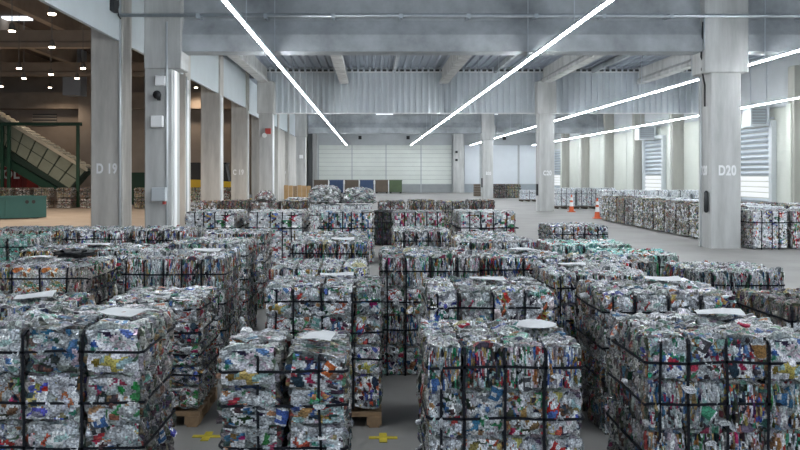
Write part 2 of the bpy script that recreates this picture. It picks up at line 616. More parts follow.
mounted_box('junction_box', 'white_paint', cx(156), cx(166), cz(86), cz(76), YD, .15, 'small white box high on the switch-box column', 'junction box')
mounted_box('junction_box', 'white_paint', cx(152), cx(164), cz(127.5), cz(116), YD - .0, .2, 'middle white box on the switch-box column', 'junction box')
bxo = mounted_box('switch_cabinet', 'box_grey', cx(153.5), cx(168), cz(201), cz(187.5), YD, .3, 'grey switch cabinet low on the column beside D 19', 'switch box')
MB().tube([(.15, -.15, -.1), (.15, -.15, 0.0)], 0.06).build('emergency_button', 'red_plastic', bxo)
hr = empty('loudspeaker', (cx(159.5), YD, cz(95)))
tag(hr, 'round black horn loudspeaker between the two white boxes', 'loudspeaker')
MB().tube([(0, 0, 0), (0, -.12, 0), (0, -.3, -.02)], [.06, .07, .14], 12).build('horn', 'black_plastic', hr, smooth=True)
MB().box(-.05, .05, -.12, 0, -.18, -.04).build('bracket', 'black_plastic', hr)
al = mounted_box('alarm_beacon', 'red_plastic', cx(265.5, YC), cx(271, YC), cz(134, YC), cz(128.5, YC), YC, .2, 'red alarm unit on the column beside C 19', 'alarm')
MB().tube([(-.2, -.1, -.05), (-.2, -.35, -.1)], [.1, .16], 10).build('sounder', 'white_paint', al)
mounted_box('sensor_box', 'white_paint', cx(299.5, YB), cx(303, YB), cz(158.5, YB), cz(155, YB), YB, .2, 'tiny white box on the far left column', 'sensor')
for i, (px, p2) in enumerate(((455.5, 152), (455.5, 160))):
    mounted_box('camera_unit', 'black_plastic', bx(px) - .15, bx(px) + .15, cz(p2, 105) - .15, cz(p2, 105) + .15, YBACK - 1.1, .2, ('upper', 'lower')[i] + ' black unit on the end wall pilaster', 'camera')
for i, (px, p2, lab) in enumerate(((360, 137.5, 'black flood lamp over the left rear gates'), (408, 137.5, 'black flood lamp above the rear gates near mid hall'), (504, 138, 'black flood lamp above the white rear gates'))):
    mounted_box('flood_lamp', 'black_plastic', bx(px) - .2, bx(px) + .2, cz(p2, YBACK) - .25, cz(p2, YBACK) + .2, YBACK - .1, .3, lab, 'flood lamp')

for i, (a, b, lab) in enumerate(((376, 393, 'bright horizontal lamp high on the far girder'), (492, 498, 'short lamp on the far girder above the far column'))):
    gl = empty('girder_lamp', ((a + b) / 2 * 0 + cx((a + b) / 2, YB), YB + .1, cz(114, YB)))
    tag(gl, lab, 'lamp')
    hw = (cx(b, YB) - cx(a, YB)) / 2
    MB().box(-hw, hw, -.06, .06, -.05, .05).build('diffuser', 'skylight', gl)
    MB().box(-hw, hw, -.08, .08, .05, .12).build('housing', 'galv', gl)
    MB().box(-.05, .05, -.03, .03, .12, .25).build('bracket', 'galv', gl)
cj = empty('cable_junction', (XF + .12, 25.4, 7.35))
tag(cj, 'dark cable junction with loops on the fascia above D 19', 'junction box')
MB().box(0, .14, -.2, .25, .1, .5).build('housing', 'black_plastic', cj, bevel=.02)
MB().tube([(.1, 0, .5), (.12, .1, .9), (.1, .35, 1.0), (.1, .4, .4), (.12, .3, .05), (.1, .6, 0)], .025).build('cable_loop', 'black_plastic', cj)
MB().tube([(.08, -.1, .5), (.1, -.15, 1.1), (.1, .2, 1.4)], .025).build('cable', 'black_plastic', cj)

# ------------------------------------------------------------------ sorting hall on the left
LH = 66.0
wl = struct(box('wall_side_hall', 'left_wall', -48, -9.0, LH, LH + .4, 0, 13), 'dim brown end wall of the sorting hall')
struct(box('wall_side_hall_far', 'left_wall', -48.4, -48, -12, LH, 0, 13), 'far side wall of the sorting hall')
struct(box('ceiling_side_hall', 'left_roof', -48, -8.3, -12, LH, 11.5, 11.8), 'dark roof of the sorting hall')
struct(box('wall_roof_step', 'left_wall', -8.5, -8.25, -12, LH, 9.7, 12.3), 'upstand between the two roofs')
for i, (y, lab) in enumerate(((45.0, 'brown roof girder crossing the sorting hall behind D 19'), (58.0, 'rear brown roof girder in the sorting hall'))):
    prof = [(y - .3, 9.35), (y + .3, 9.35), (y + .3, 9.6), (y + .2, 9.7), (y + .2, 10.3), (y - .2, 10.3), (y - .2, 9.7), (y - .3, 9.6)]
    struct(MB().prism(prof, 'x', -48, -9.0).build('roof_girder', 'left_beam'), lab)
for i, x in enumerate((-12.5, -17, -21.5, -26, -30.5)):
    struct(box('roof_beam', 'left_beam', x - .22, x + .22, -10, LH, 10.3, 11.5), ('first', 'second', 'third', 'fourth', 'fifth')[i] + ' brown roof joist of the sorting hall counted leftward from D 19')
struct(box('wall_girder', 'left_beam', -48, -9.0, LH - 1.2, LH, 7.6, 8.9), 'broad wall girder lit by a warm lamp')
for i, (x, lab) in enumerate(((-22.6, 'dim concrete column behind the conveyor in the sorting hall'), (-34, 'dim concrete column at the far left of the sorting hall'))):
    struct(box('concrete_column', 'left_wall', x - .5, x + .5, LH - 1.6, LH - .2, 0, 12), lab)
struct(box('roof_duct', 'roof_deck', -22.3, -21.0, 59, 60.3, 8.1, 11.45), 'dark vertical duct under the sorting hall roof')
sk = struct(box('window_1', 'skylight', -24.0, -19.8, 47.0, 47.8, 11.38, 11.49), 'narrow skylight strip in the sorting hall roof')
for i, (a, b) in enumerate(((33, 57), (81.5, 92), (0, 9.5))):
    lv = empty('louvre_vent', ((((a + b) / 2) - 371) / 816 * LH, LH, 6.3))
    tag(lv, ('slatted wall vent behind the green conveyor frame', 'slatted wall vent partly behind the D 19 column', 'slatted wall vent at the left picture edge')[i], 'vent', 'wall vents of the sorting hall')
    hw = (b - a) / 2 / 816 * LH
    MB().box(-hw, hw, -.05, 0, 0, .95).build('backing', 'dark_frame', lv)
    for q in range(4):
        MB().box(-hw, hw, -.14, -.05, .02 + q * .24, .15 + q * .24).build('blade', 'louvre', lv)

lamp_cap = MB().tube([(0, 0, .05), (0, 0, .3), (0, 0, .36)], [.14, .10, .04], 12).mesh('lamp_shade')
lamp_disc = MB().tube([(0, 0, 0.0), (0, 0, .05)], [.12, .14], 12).mesh('diffuser')
lamp_cap.materials.append(MATS['lamp_metal'])
lamp_disc.materials.append(MATS['lamp_warm'])
lamps = [(12, 32), (52, 15), (52, 48), (19, 69), (83, 69), (51, 75), (24, 79), (77, 79), (50, 88), (1, 87), (196, 88)]
lampw = ['lowest left', 'nearest']
LAMP_LAB = ['warm hanging lamp second from the top at the left edge', 'topmost warm hanging lamp next to the fascia edge', 'warm hanging lamp below the brown girder near the fascia',
            'left lamp of the pair level with the top of the D 19 opening', 'warm lamp close to the D 19 column edge', 'middle warm lamp between the two side lamps',
            'small left warm lamp under the dim roof', 'small warm lamp low beside D 19', 'warm lamp hanging before the lit wall girder', 'warm lamp cut by the left picture edge', 'warm lamp seen between the left row columns']
for i, (px, p2) in enumerate(lamps):
    z = 8.0
    Y = (z - CAM_H) * 816 / (174 - p2)
    if i == 8:
        Y = 62.5
        z = CAM_H + (174 - 88) / 816 * Y
    if i == 10:
        Y = 63.5
        z = CAM_H + (174 - 88) / 816 * Y
    root = empty('pendant_lamp', ((px - 371) / 816 * Y, Y, z))
    tag(root, LAMP_LAB[i], 'lamp', 'warm pendant lamps of the sorting hall')
    sh = obj('lamp_shade', lamp_cap, None, root)
    obj('diffuser', lamp_disc, None, sh)
    MB().box(-.015, .015, -.015, .015, .34, 11.5 - z).build('rod', 'lamp_metal', root)
    ld = bpy.data.lights.new('lamp_light', 'SPOT')
    ld.spot_size = 2.7
    ld.spot_blend = 0.6
    ld.energy = LAMP_POWER * (0.45 if i in (8, 10) else 1.0)
    ld.color = (1.0, 0.80, 0.60)
    ld.shadow_soft_size = 0.2
    lo = bpy.data.objects.new('lamp_light', ld)
    COL.objects.link(lo)
    lo.parent = root
    lo.location = (0, 0, -.25)

# conveyor
YV = 60.0


def vx(px, Y=YV):
    return (px - 371) / 816 * Y


def vz(p, Y=YV):
    return CAM_H + (174 - p) / 816 * Y


cv = empty('conveyor', (vx(40), YV, 0))
tag(cv, 'inclined sorting conveyor with pale panelled side and dark green frame', 'conveyor')
ox = vx(40)


def slab(name, mat, pts, y0, y1):
    return MB().prism([(vx(a) - ox, vz(b)) for a, b in pts], 'y', y0, y1).build(name, mat, cv)


def lerp(a, b, t):
    return (a[0] + (b[0] - a[0]) * t, a[1] + (b[1] - a[1]) * t)


U0, U1 = (-22, 102), (90, 170)
M0, M1 = (-22, 126), (72, 190)
NP = 9
for i in range(NP):
    a, b = i / NP, (i + 1) / NP - .012
    for j in range(2):
        def q(t, s):
            return lerp(lerp(U0, U1, t), lerp(M0, M1, t), s)
        s0, s1 = (.06, .50) if j == 0 else (.53, .97)
        slab('side_panel', 'conveyor_side', [q(a, s0), q(b, s0), q(b, s1), q(a, s1)], -.6, -.5)
slab('panel_backing', 'green_dark', [lerp(U0, M0, .04), lerp(U1, M1, .04), M1, M0], -.5, .9)
slab('belt_edge', 'conveyor_lip', [(U0[0], U0[1] - 2), (U1[0], U1[1] - 2), (U1[0], U1[1] + 1.4), (U0[0], U0[1] + 1.4)], -.8, -.45)
for i in range(22):
    t = i / 22
    p = lerp(U0, U1, t)
    slab('cleat', 'conveyor_lip', [(p[0], p[1] - 3.0), (p[0] + 2.4, p[1] - 1.4), (p[0] + 2.4, p[1] - .3), (p[0], p[1] - 1.9)], -.8, .8)
slab('truss', 'green_dark', [(-22, 128), (74, 189), (66, 189), (-22, 137)], -.75, .6)
slab('lower_panel', 'green_paint', [(-22, 138), (64, 189), (47, 189), (-22, 148.5)], -.5, .4)
fr = empty('support_frame', (vx(40), YV - 1.35, 0))
tag(fr, 'dark green steel support frame standing before the conveyor', 'steel frame')
for px in (10.5, 17, 84.5):
    MB().box(vx(px) - ox - .1, vx(px) - ox + .1, -.1, .1, 0, vz(125)).build('post', 'green_paint', fr)
MB().box(vx(-30) - ox, vx(88) - ox, -.14, .14, vz(126.8), vz(123.6)).build('cross_beam', 'green_paint', fr)

# red container with lettering
rc = empty('shipping_container', (vx(2, 63), 63, 0))
tag(rc, 'dark red steel container with white letters behind the baled metal', 'container')
hw = (vx(26, 63) - vx(-60, 63)) / 2
rc.location.x = (vx(26, 63) + vx(-60, 63)) / 2
cont = MB()
prof = []
u = -hw
while u < hw - .01:
    prof += [(u, -.02), (u + .14, -.02), (u + .18, .03), (u + .28, .03)]
    u += .32
prof = [p for p in prof if p[0] < hw] + [(hw, -.02), (hw, 2.3), (-hw, 2.3)]
cont.prism(prof, 'z', .1, 2.85)
cont.build('body', 'red_paint', rc)
for s in (-1, 1):
    MB().box(s * hw - .1, s * hw + .1, -.06, .1, 0, 2.95).build('corner_post', 'red_paint', rc)
MB().box(-hw, hw, -.06, .1, 2.8, 2.95).build('top_rail', 'red_paint', rc)
lettering('MOL', 0.95, (hw - 1.55, -.045, 2.35), R90, rc).scale = (1.0, 1, 1)

# teal roll-off container
YT = 43.5
tc = empty('skip_container', (-17.7, 44.5, 0), math.radians(39))
tag(tc, 'low teal steel container with two lifting holes', 'container')
L = 6.0
MB().box(-L, 0, 0, .08, .05, 1.2).build('front_panel', 'teal_paint', tc)
MB().box(-L, -L + .08, .08, 2.2, .05, 1.2).build('end_panel', 'teal_paint', tc)
MB().box(-.08, 0, .08, 2.2, .05, 1.2).build('end_panel', 'teal_paint', tc)
MB().box(-L, 0, 2.2, 2.28, .05, 1.2).build('rear_panel', 'teal_paint', tc)
MB().box(-L + .08, -.08, .08, 2.2, .05, .13).build('bottom', 'teal_paint', tc)
MB().box(-L, 0, -.06, .0, 1.12, 1.22).build('rim', 'teal_paint', tc)
for px in (-.68, -1.02):
    MB().tube([(px, -.02, .9), (px, .02, .9)], .1, 10).build('lifting_hole', 'black_plastic', tc)
for px in (-2.1, -4.0):
    MB().box(px - .03, px + .03, -.03, 0.02, .05, 1.12).build('rib', 'teal_paint', tc)
for px in (-L + .5, -.5):
    MB().box(px - .1, px + .1, .1, 2.1, 0, .05).build('skid', 'dark_frame', tc)

# green box seen between D19 and the switch-box column
gb = empty('steel_box', (vx(139, 64), 64, 0))
tag(gb, 'green steel box seen in the gap right of D 19', 'container')
MB().box(-.75, .75, -.6, .6, .1, 2.5).build('body', 'green_paint', gb, bevel=.03)
MB().box(-.8, .8, -.65, .65, 2.4, 2.52).build('lid', 'green_paint', gb)
for s in (-.5, .5):
    MB().box(s - .1, s + .1, -.5, .5, 0, .1).build('skid', 'green_dark', gb)

# yellow wheel loader in the side hall
wl_ = empty('wheel_loader', (vx(206, 59), 59, 0))
tag(wl_, 'yellow wheel loader glimpsed between the left row columns', 'loader')
MB().prism([(-1.7, .75), (1.9, .75), (1.9, 1.85), (-.6, 2.0), (-1.7, 2.0)], 'y', -.7, .7).build('chassis', 'yellow_paint', wl_)
MB().prism([(-1.65, 2.0), (1.75, 1.86), (1.5, 3.1), (-1.4, 3.1)], 'y', -.65, .65).build('cab', 'black_plastic', wl_)
MB().box(-1.5, 1.6, -.7, .7, 3.1, 3.22).build('cab_roof', 'black_plastic', wl_)
MB().prism([(1.7, 1.2), (2.0, 1.45), (3.3, .6), (3.1, .35)], 'y', -.2, .2).build('lift_arm', 'yellow_paint', wl_)
MB().prism([(3.0, .1), (3.9, .1), (3.9, .2), (3.2, .3), (3.2, .9), (3.0, .9)], 'y', -1.0, 1.0).build('bucket', 'dark_frame', wl_)
for sx in (-1.1, 1.2):
    for sy in (-.75, .75):
        MB().tube([(sx, sy - .2, .6), (sx, sy + .2, .6)], .6, 16).build('wheel', 'rubber', wl_)


# ------------------------------------------------------------------ scrap heightfields
def lin(c):
    return np.array(c, dtype=float)


PALETTES = {
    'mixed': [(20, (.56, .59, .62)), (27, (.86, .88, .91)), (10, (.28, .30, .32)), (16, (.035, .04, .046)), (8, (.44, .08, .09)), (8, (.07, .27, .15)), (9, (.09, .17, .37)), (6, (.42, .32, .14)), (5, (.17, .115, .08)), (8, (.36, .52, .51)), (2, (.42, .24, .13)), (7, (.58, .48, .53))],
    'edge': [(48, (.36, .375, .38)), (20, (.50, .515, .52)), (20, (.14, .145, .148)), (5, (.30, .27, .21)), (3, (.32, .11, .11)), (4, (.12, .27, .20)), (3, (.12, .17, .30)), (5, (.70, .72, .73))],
    'side': [(44, (.30, .30, .29)), (18, (.46, .46, .455)), (24, (.09, .09, .088)), (7, (.27, .20, .13)), (4, (.30, .09, .09)), (4, (.09, .20, .14)), (4, (.09, .13, .25))],  # grey cut edges of pressed layers, darkened to carry the shade on bale sides
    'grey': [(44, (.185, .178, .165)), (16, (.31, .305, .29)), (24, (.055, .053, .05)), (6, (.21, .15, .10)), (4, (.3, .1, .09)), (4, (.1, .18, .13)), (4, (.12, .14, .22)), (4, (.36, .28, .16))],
    'green': [(30, (.50, .58, .57)), (24, (.24, .47, .42)), (12, (.09, .28, .19)), (16, (.74, .79, .79)), (8, (.05, .055, .06)), (5, (.38, .08, .08)), (4, (.08, .15, .30))],
    'dark': [(60, (.010, .011, .012)), (30, (.02, .021, .022)), (10, (.06, .06, .062))],  # near-black scrap colours standing in for the shade in the middle aisle
    'white': [(48, (.66, .69, .73)), (30, (.82, .85, .89)), (12, (.30, .32, .36)), (4, (.14, .18, .3)), (3, (.4, .14, .14)), (3, (.08, .08, .09))],
    'warm': [(32, (.50, .48, .44)), (18, (.72, .70, .66)), (12, (.40, .29, .12)), (14, (.07, .062, .055)), (7, (.38, .08, .06)), (5, (.08, .22, .12)), (5, (.08, .12, .26)), (10, (.25, .16, .09))],
}


BIAS = {'w': None}


def pick(pal):
    ws = np.array([p[0] for p in PALETTES[pal]], float)
    if BIAS['w'] is not None:
        ws = ws * BIAS['w'][:len(ws)]
    i = RNG.choice(len(ws), p=ws / ws.sum())
    c = np.array(PALETTES[pal][i][1])
    return np.clip(c * RNG.uniform(.75, 1.2) + RNG.normal(0, .015, 3), 0.01, .92)


def face_field(U, V, S, T, style, pal, dens, amp):
    """pressed tins on a S x T rectangle, evaluated at points U,V (flat arrays). returns height, colour"""
    fpal = pal
    cans = []
    if style == 'face':
        step = .052 / dens
        nu, nv = max(2, int(S / step)), max(2, int(T / step))
        for i in range(nu):
            for j in range(nv):
                c = ((i + .5) / nu * S + RNG.normal(0, step * .28), (j + .5) / nv * T + RNG.normal(0, step * .28))
                a = RNG.uniform(.030, .050) / dens
                b = a * RNG.uniform(.6, 1.0)
                cans.append((c, a, b, RNG.uniform(0, PI), RNG.random() < .30))
    else:
        su, sv = .085 / dens, .024 / dens
        nu, nv = max(2, int(S / su)), max(2, int(T / sv))
        for i in range(nu):
            for j in range(nv):
                c = ((i + .5) / nu * S + RNG.normal(0, su * .3), (j + .5) / nv * T + RNG.normal(0, sv * .35))
                a = RNG.uniform(.045, .075) / dens
                b = RNG.uniform(.010, .019) / dens
                cans.append((c, a, b, RNG.normal(0, .13), False))
    best = np.full(U.shape, -9.0)
    colr = np.zeros((U.size, 3))
    for (c, a, b, th, disc) in cans:
        dx, dy = U - c[0], V - c[1]
        u = (dx * math.cos(th) + dy * math.sin(th)) / a
        v = (-dx * math.sin(th) + dy * math.cos(th)) / b
        r2 = u * u + v * v
        near = r2 < 5.5
        if not near.any():
            continue
        h0 = RNG.normal(0, amp * .55)
        tx, ty = RNG.normal(0, amp * .65, 2)
        ph = RNG.uniform(0, 6.28, 3)
        fu, fv = RNG.uniform(1.5, 4, 2)
        h = h0 + tx * u + ty * v - amp * .9 * r2
        h += amp * .40 * np.sin(fu * u + ph[0]) * np.sin(fv * v + ph[1])
        if disc:
            h += amp * .9 * np.exp(-((np.sqrt(r2) - .85) / .16) ** 2)
        win = near & (h > best)
        best[win] = h[win]
        c1, c2, c3 = pick(pal), pick(pal), pick(pal)
        if disc:
            c1 = np.array((.70, .73, .76)) * RNG.uniform(.7, 1.15)
            c2 = pick(fpal) if RNG.random() < .5 else c1 * .55
            c3 = c1 * .8
        p1 = np.sin(RNG.uniform(1.6, 4.0) * u + RNG.uniform(-2, 2) * v + ph[1]) + np.sin(RNG.uniform(1.6, 4.0) * v + ph[2])
        cc = np.where((p1 > .35)[:, None], c2, c1)
        cc = np.where((p1 < -.7)[:, None], c3, cc)
        colr[win] = cc[win]
    best = np.clip(best, -amp * 3.2, amp * 2.2)
    colr *= np.clip(RNG.normal(1, .13, (U.size, 1)), .6, 1.3)
    # shade painted as near-black colour into the deep gaps between tins
    none = best <= -amp * 3.19
    colr[none] = (.05, .05, .05)
    return best, np.clip(colr, .01, .95)


def scrap_block(name, size, res, styles, pal, dens=1.0, amp=.010, grooves=None, dome=0.0, mat='scrap', lump=0.0, pals=None):
    """one closed crumpled block with pressed tins on its six sides, centred on the origin"""
    n = [max(3, int(round(s / res))) for s in size]
    BIAS['w'] = RNG.gamma(2.2, 1 / 2.2, 16) + .2
    keys = {}
    P = []
    Nrm = []

    def vid(i, j, k):
        t = (i, j, k)
        if t in keys:
            return keys[t]
        keys[t] = len(P)
        P.append([(i / n[0] - .5) * size[0], (j / n[1] - .5) * size[1], (k / n[2] - .5) * size[2]])
        Nrm.append([(-1 if i == 0 else 1 if i == n[0] else 0), (-1 if j == 0 else 1 if j == n[1] else 0), (-1 if k == 0 else 1 if k == n[2] else 0)])
        return keys[t]

    faces = []
    fcol = []
    disp = {}
    for ax in range(3):
        a1, a2 = [(1, 2), (0, 2), (0, 1)][ax]
        for side in (0, 1):
            gu, gv = np.meshgrid(np.arange(n[a1] + 1), np.arange(n[a2] + 1), indexing='ij')
            U = gu.ravel() / n[a1] * size[a1]
            V = gv.ravel() / n[a2] * size[a2]
            st = styles[ax]
            fp = pal if (pals is None) else pals[ax]
            if st == 'v':      # strips along the second axis of this face
                h, c = face_field(V, U, size[a2], size[a1], 'strip', fp, dens, amp)
            elif st == 'u':
                h, c = face_field(U, V, size[a1], size[a2], 'strip', fp, dens, amp)
            else:
                h, c = face_field(U, V, size[a1], size[a2], 'face', fp, dens, amp)
            if grooves:
                for (g, gw) in ((grooves[a1], U), (grooves[a2], V)):
                    if g:
                        d = np.abs((gw / g + .5) % 1 - .5) * g
                        kk = np.clip(1 - d / .028, 0, 1)
                        h = h - kk * .035
            H = h.reshape(gu.shape)
            C = c.reshape(gu.shape + (3,))
            ids = np.zeros(gu.shape, int)
            for i in range(n[a1] + 1):
                for j in range(n[a2] + 1):
                    t = [0, 0, 0]
                    t[ax] = n[ax] * side
                    t[a1] = i
                    t[a2] = j
                    q = vid(*t)
                    ids[i, j] = q
                    disp[q] = min(disp.get(q, 9), H[i, j])
            flip = (side == 0) ^ (ax == 1)
            for i in range(n[a1]):
                for j in range(n[a2]):
                    f = (ids[i, j], ids[i + 1, j], ids[i + 1, j + 1], ids[i, j + 1])
                    faces.append(f[::-1] if flip else f)
                    fcol.append(C[i, j])
    P = np.array(P)
    Nrm = np.array(Nrm, float)
    cnt = np.abs(Nrm).sum(1)
    D = np.array([disp[i] for i in range(len(P))])
    edge = cnt > 1
    off = Nrm * D[:, None]
    off[edge] = Nrm[edge] * (np.minimum(D[edge], 0) * .6 - .016)[:, None]
    P2 = P + off
    if lump:
        ph = RNG.uniform(0, 6.28, 6)
        f = 2 * PI / .55
        L = np.sin(P[:, 0] * f + ph[0]) * np.sin(P[:, 1] * f + ph[1]) + np.sin(P[:, 2] * f + ph[2]) * np.sin((P[:, 0] + P[:, 1]) * f * .7 + ph[3])
        P2 += Nrm * (L * lump)[:, None]
    if dome:
        zz = np.clip(P2[:, 2] / size[2] + .5, 0, 1)
        rx = np.abs(P2[:, 0]) / (size[0] / 2)
        ry = np.abs(P2[:, 1]) / (size[1] / 2)
        sh = 1 - dome * zz ** 2 * .55
        P2[:, 0] *= sh
        P2[:, 1] *= sh
        P2[:, 2] -= dome * zz * size[2] * .22 * (rx ** 2.2 + ry ** 2.2)
    me = bpy.data.meshes.new(name)
    me.from_pydata(P2.tolist(), [], [tuple(int(x) for x in f) for f in faces])
    at = me.attributes.new('can', 'FLOAT_COLOR', 'FACE')
    arr = np.ones((len(faces), 4), np.float32)
    arr[:, :3] = np.array(fcol)
    at.data.foreach_set('color', arr.ravel())
    me.materials.append(MATS[mat])
    me.update()
    return me


# briquette variants: pressing axis is y (tins face-on on the +-y sides)
UNIT = .30
BRIQ = {}
for pal, nvar in (('mixed', 18), ('green', 3), ('grey', 3), ('warm', 4)):
    for kind, st in ((True, ('v', 'face', 'u')), (False, ('v', 'v', 'u'))):
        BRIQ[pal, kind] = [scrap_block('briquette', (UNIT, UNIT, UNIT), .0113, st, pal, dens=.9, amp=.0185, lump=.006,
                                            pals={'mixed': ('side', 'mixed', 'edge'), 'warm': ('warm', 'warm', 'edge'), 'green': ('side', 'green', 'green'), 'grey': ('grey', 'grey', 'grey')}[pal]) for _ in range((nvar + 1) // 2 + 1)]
FAR = {}
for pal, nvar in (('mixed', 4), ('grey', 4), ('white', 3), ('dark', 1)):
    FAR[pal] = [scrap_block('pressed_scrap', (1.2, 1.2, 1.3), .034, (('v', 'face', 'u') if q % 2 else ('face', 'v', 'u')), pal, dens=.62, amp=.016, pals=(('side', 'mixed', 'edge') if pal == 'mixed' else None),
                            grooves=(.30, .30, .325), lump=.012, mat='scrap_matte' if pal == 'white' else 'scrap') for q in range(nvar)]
HEAP = [scrap_block('crumpled_scrap', (1.3, 1.2, 1.0), .036, ('u', 'face', 'u'), 'edge', dens=.5, amp=.028, dome=.38, lump=.055, mat='scrap') for _ in range(2)]
HEAP += [scrap_block('crumpled_scrap', (1.1, 1.1, .5), .036, ('face', 'face', 'face'), 'grey', dens=.5, amp=.022, dome=.6, lump=.03)]

# crushed single tins
CANS = []
for i, c in enumerate(((.40, .05, .05), (.06, .24, .11), (.07, .13, .33), (.42, .30, .11), (.76, .78, .80), (.60, .62, .65), (.22, .42, .38), (.80, .81, .82), (.06, .06, .07), (.60, .62, .65))):
    me = bpy.data.meshes.new('crushed_tin')
    bm = bmesh.new()
    rings = []
    for zi, (z, r) in enumerate(((-.05, .0), (-.049, .026), (-.055, .030), (-.045, .034), (-.018, .032), (.012, .034), (.045, .034), (.054, .028), (.049, .024), (.048, 0))):
        if r == 0:
            rings.append([bm.verts.new((0, 0, z))])
            continue
        ring = []
        for q in range(12):
            a = 2 * PI * q / 12
            jit = 1 + random.uniform(-.09, .09) * (abs(z) < .05)
            ring.append(bm.verts.new((math.cos(a) * r * jit * 1.25, math.sin(a) * r * jit * .55, z + random.uniform(-.004, .004))))
        rings.append(ring)
    colf = []
    for a, b in zip(rings[:-1], rings[1:]):
        for q in range(12):
            q2 = (q + 1) % 12
            if len(a) == 1:
                bm.faces.new((a[0], b[q2], b[q]))
            elif len(b) == 1:
                bm.faces.new((a[q], a[q2], b[0]))
            else:
                bm.faces.new((a[q], a[q2], b[q2], b[q]))
    bm.to_mesh(me)
    bm.free()
    at = me.attributes.new('can', 'FLOAT_COLOR', 'FACE')
    for p in me.polygons:
        zc = p.center.z
        base = c if abs(zc) < .04 else (.6, .62, .64)
        if abs(zc) < .02 and (p.index % 12) in (1, 2, 3, 7, 8):
            base = (.72, .74, .76) if i % 2 == 0 else base
        at.data[p.index].color = (*base, 1)
    me.materials.append(MATS['scrap'])
    CANS.append(me)

AXROT = []
for rz in range(4):
    AXROT.append(Matrix.Rotation(rz * PI / 2, 4, 'Z'))
FLIP = Matrix.Rotation(PI, 4, 'X')
TILT = Matrix.Rotation(PI / 2, 4, 'Y')


def strap_loop(name, plane, w, d, h, pos, parent, z0=0.0, wd=.018, out=.012, jit=.009):
    """flat steel band round the bale: plane 'v' -> runs over front, top, back; 'h' -> round the four sides"""
    if plane == 'v':
        A, B = d / 2 + out, h - .022
        rect = [(-A, z0), (-A, B * .25), (-A, B * .5), (-A, B * .75), (-A, B - .03), (-A + .03, B), (-A * .4, B), (A * .4, B), (A - .03, B), (A, B - .03), (A, B * .5), (A, z0)]
    else:
        A, B = w / 2 + out, d / 2 + out
        c = .03
        rect = [(-A + c, -B), (-A * .5, -B), (0, -B), (A * .5, -B), (A - c, -B), (A, -B + c), (A, 0), (A, B - c), (A - c, B), (0, B), (-A + c, B), (-A, B - c), (-A, 0), (-A, -B + c)]
    m = MB()
    closed = True
    k = len(rect)
    for (a, b) in rect:
        e = random.uniform(-jit, jit)
        for (th, o) in ((0, -wd / 2), (0, wd / 2), (1, wd / 2), (1, -wd / 2)):
            sc = 1 - .012 * th
            if plane == 'v':
                m.v.append((pos + o + e, a * sc, z0 + (b - z0) * sc))
            else:
                m.v.append((a * sc, b * sc, pos + o + e))
    for i in range(k):
        j = (i + 1) % k
        for q in range(4):
            q2 = (q + 1) % 4
            m.f.append((i * 4 + q, i * 4 + q2, j * 4 + q2, j * 4 + q))
    return m.build(name, 'strap', parent)


def pallet(x0, x1, y0, y1, label, mat='wood'):
    root = empty('pallet', ((x0 + x1) / 2, (y0 + y1) / 2, 0))
    tag(root, label, 'pallet', 'wooden pallets under the bales')
    hw, hd = (x1 - x0) / 2, (y1 - y0) / 2
    nb = 7
    pw = 2 * hd / nb
    for i in range(3):
        xx = (-1, 0, 1)[i] * (hw - .07)
        for yy in (-hd + .07, 0, hd - .07):
            MB().box(xx - .07, xx + .07, yy - .07, yy + .07, .022, .10).build('block', mat, root)
        MB().box(xx - .05, xx + .05, -hd, hd, 0, .022).build('runner', mat, root)
    for i in range(nb):
        y = -hd + (i + .5) * pw
        MB().box(-hw, hw, y - pw * .4, y + pw * .4, .122, .144).build('deck_plank', mat, root)
    for i in range(3):
        yy = (-hd + .07, 0, hd - .07)[i]
        MB().box(-hw, hw, yy - .06, yy + .06, .10, .122).build('stringer_plank', mat, root)
    return root


G1 = 'bales of crushed cans in the storage field'


DECK = {}


def draw(pal, kind):
    d = DECK.setdefault((pal, kind), [])
    if not d:
        d.extend(random.sample(BRIQ[pal, kind], len(BRIQ[pal, kind])))
    return d.pop()


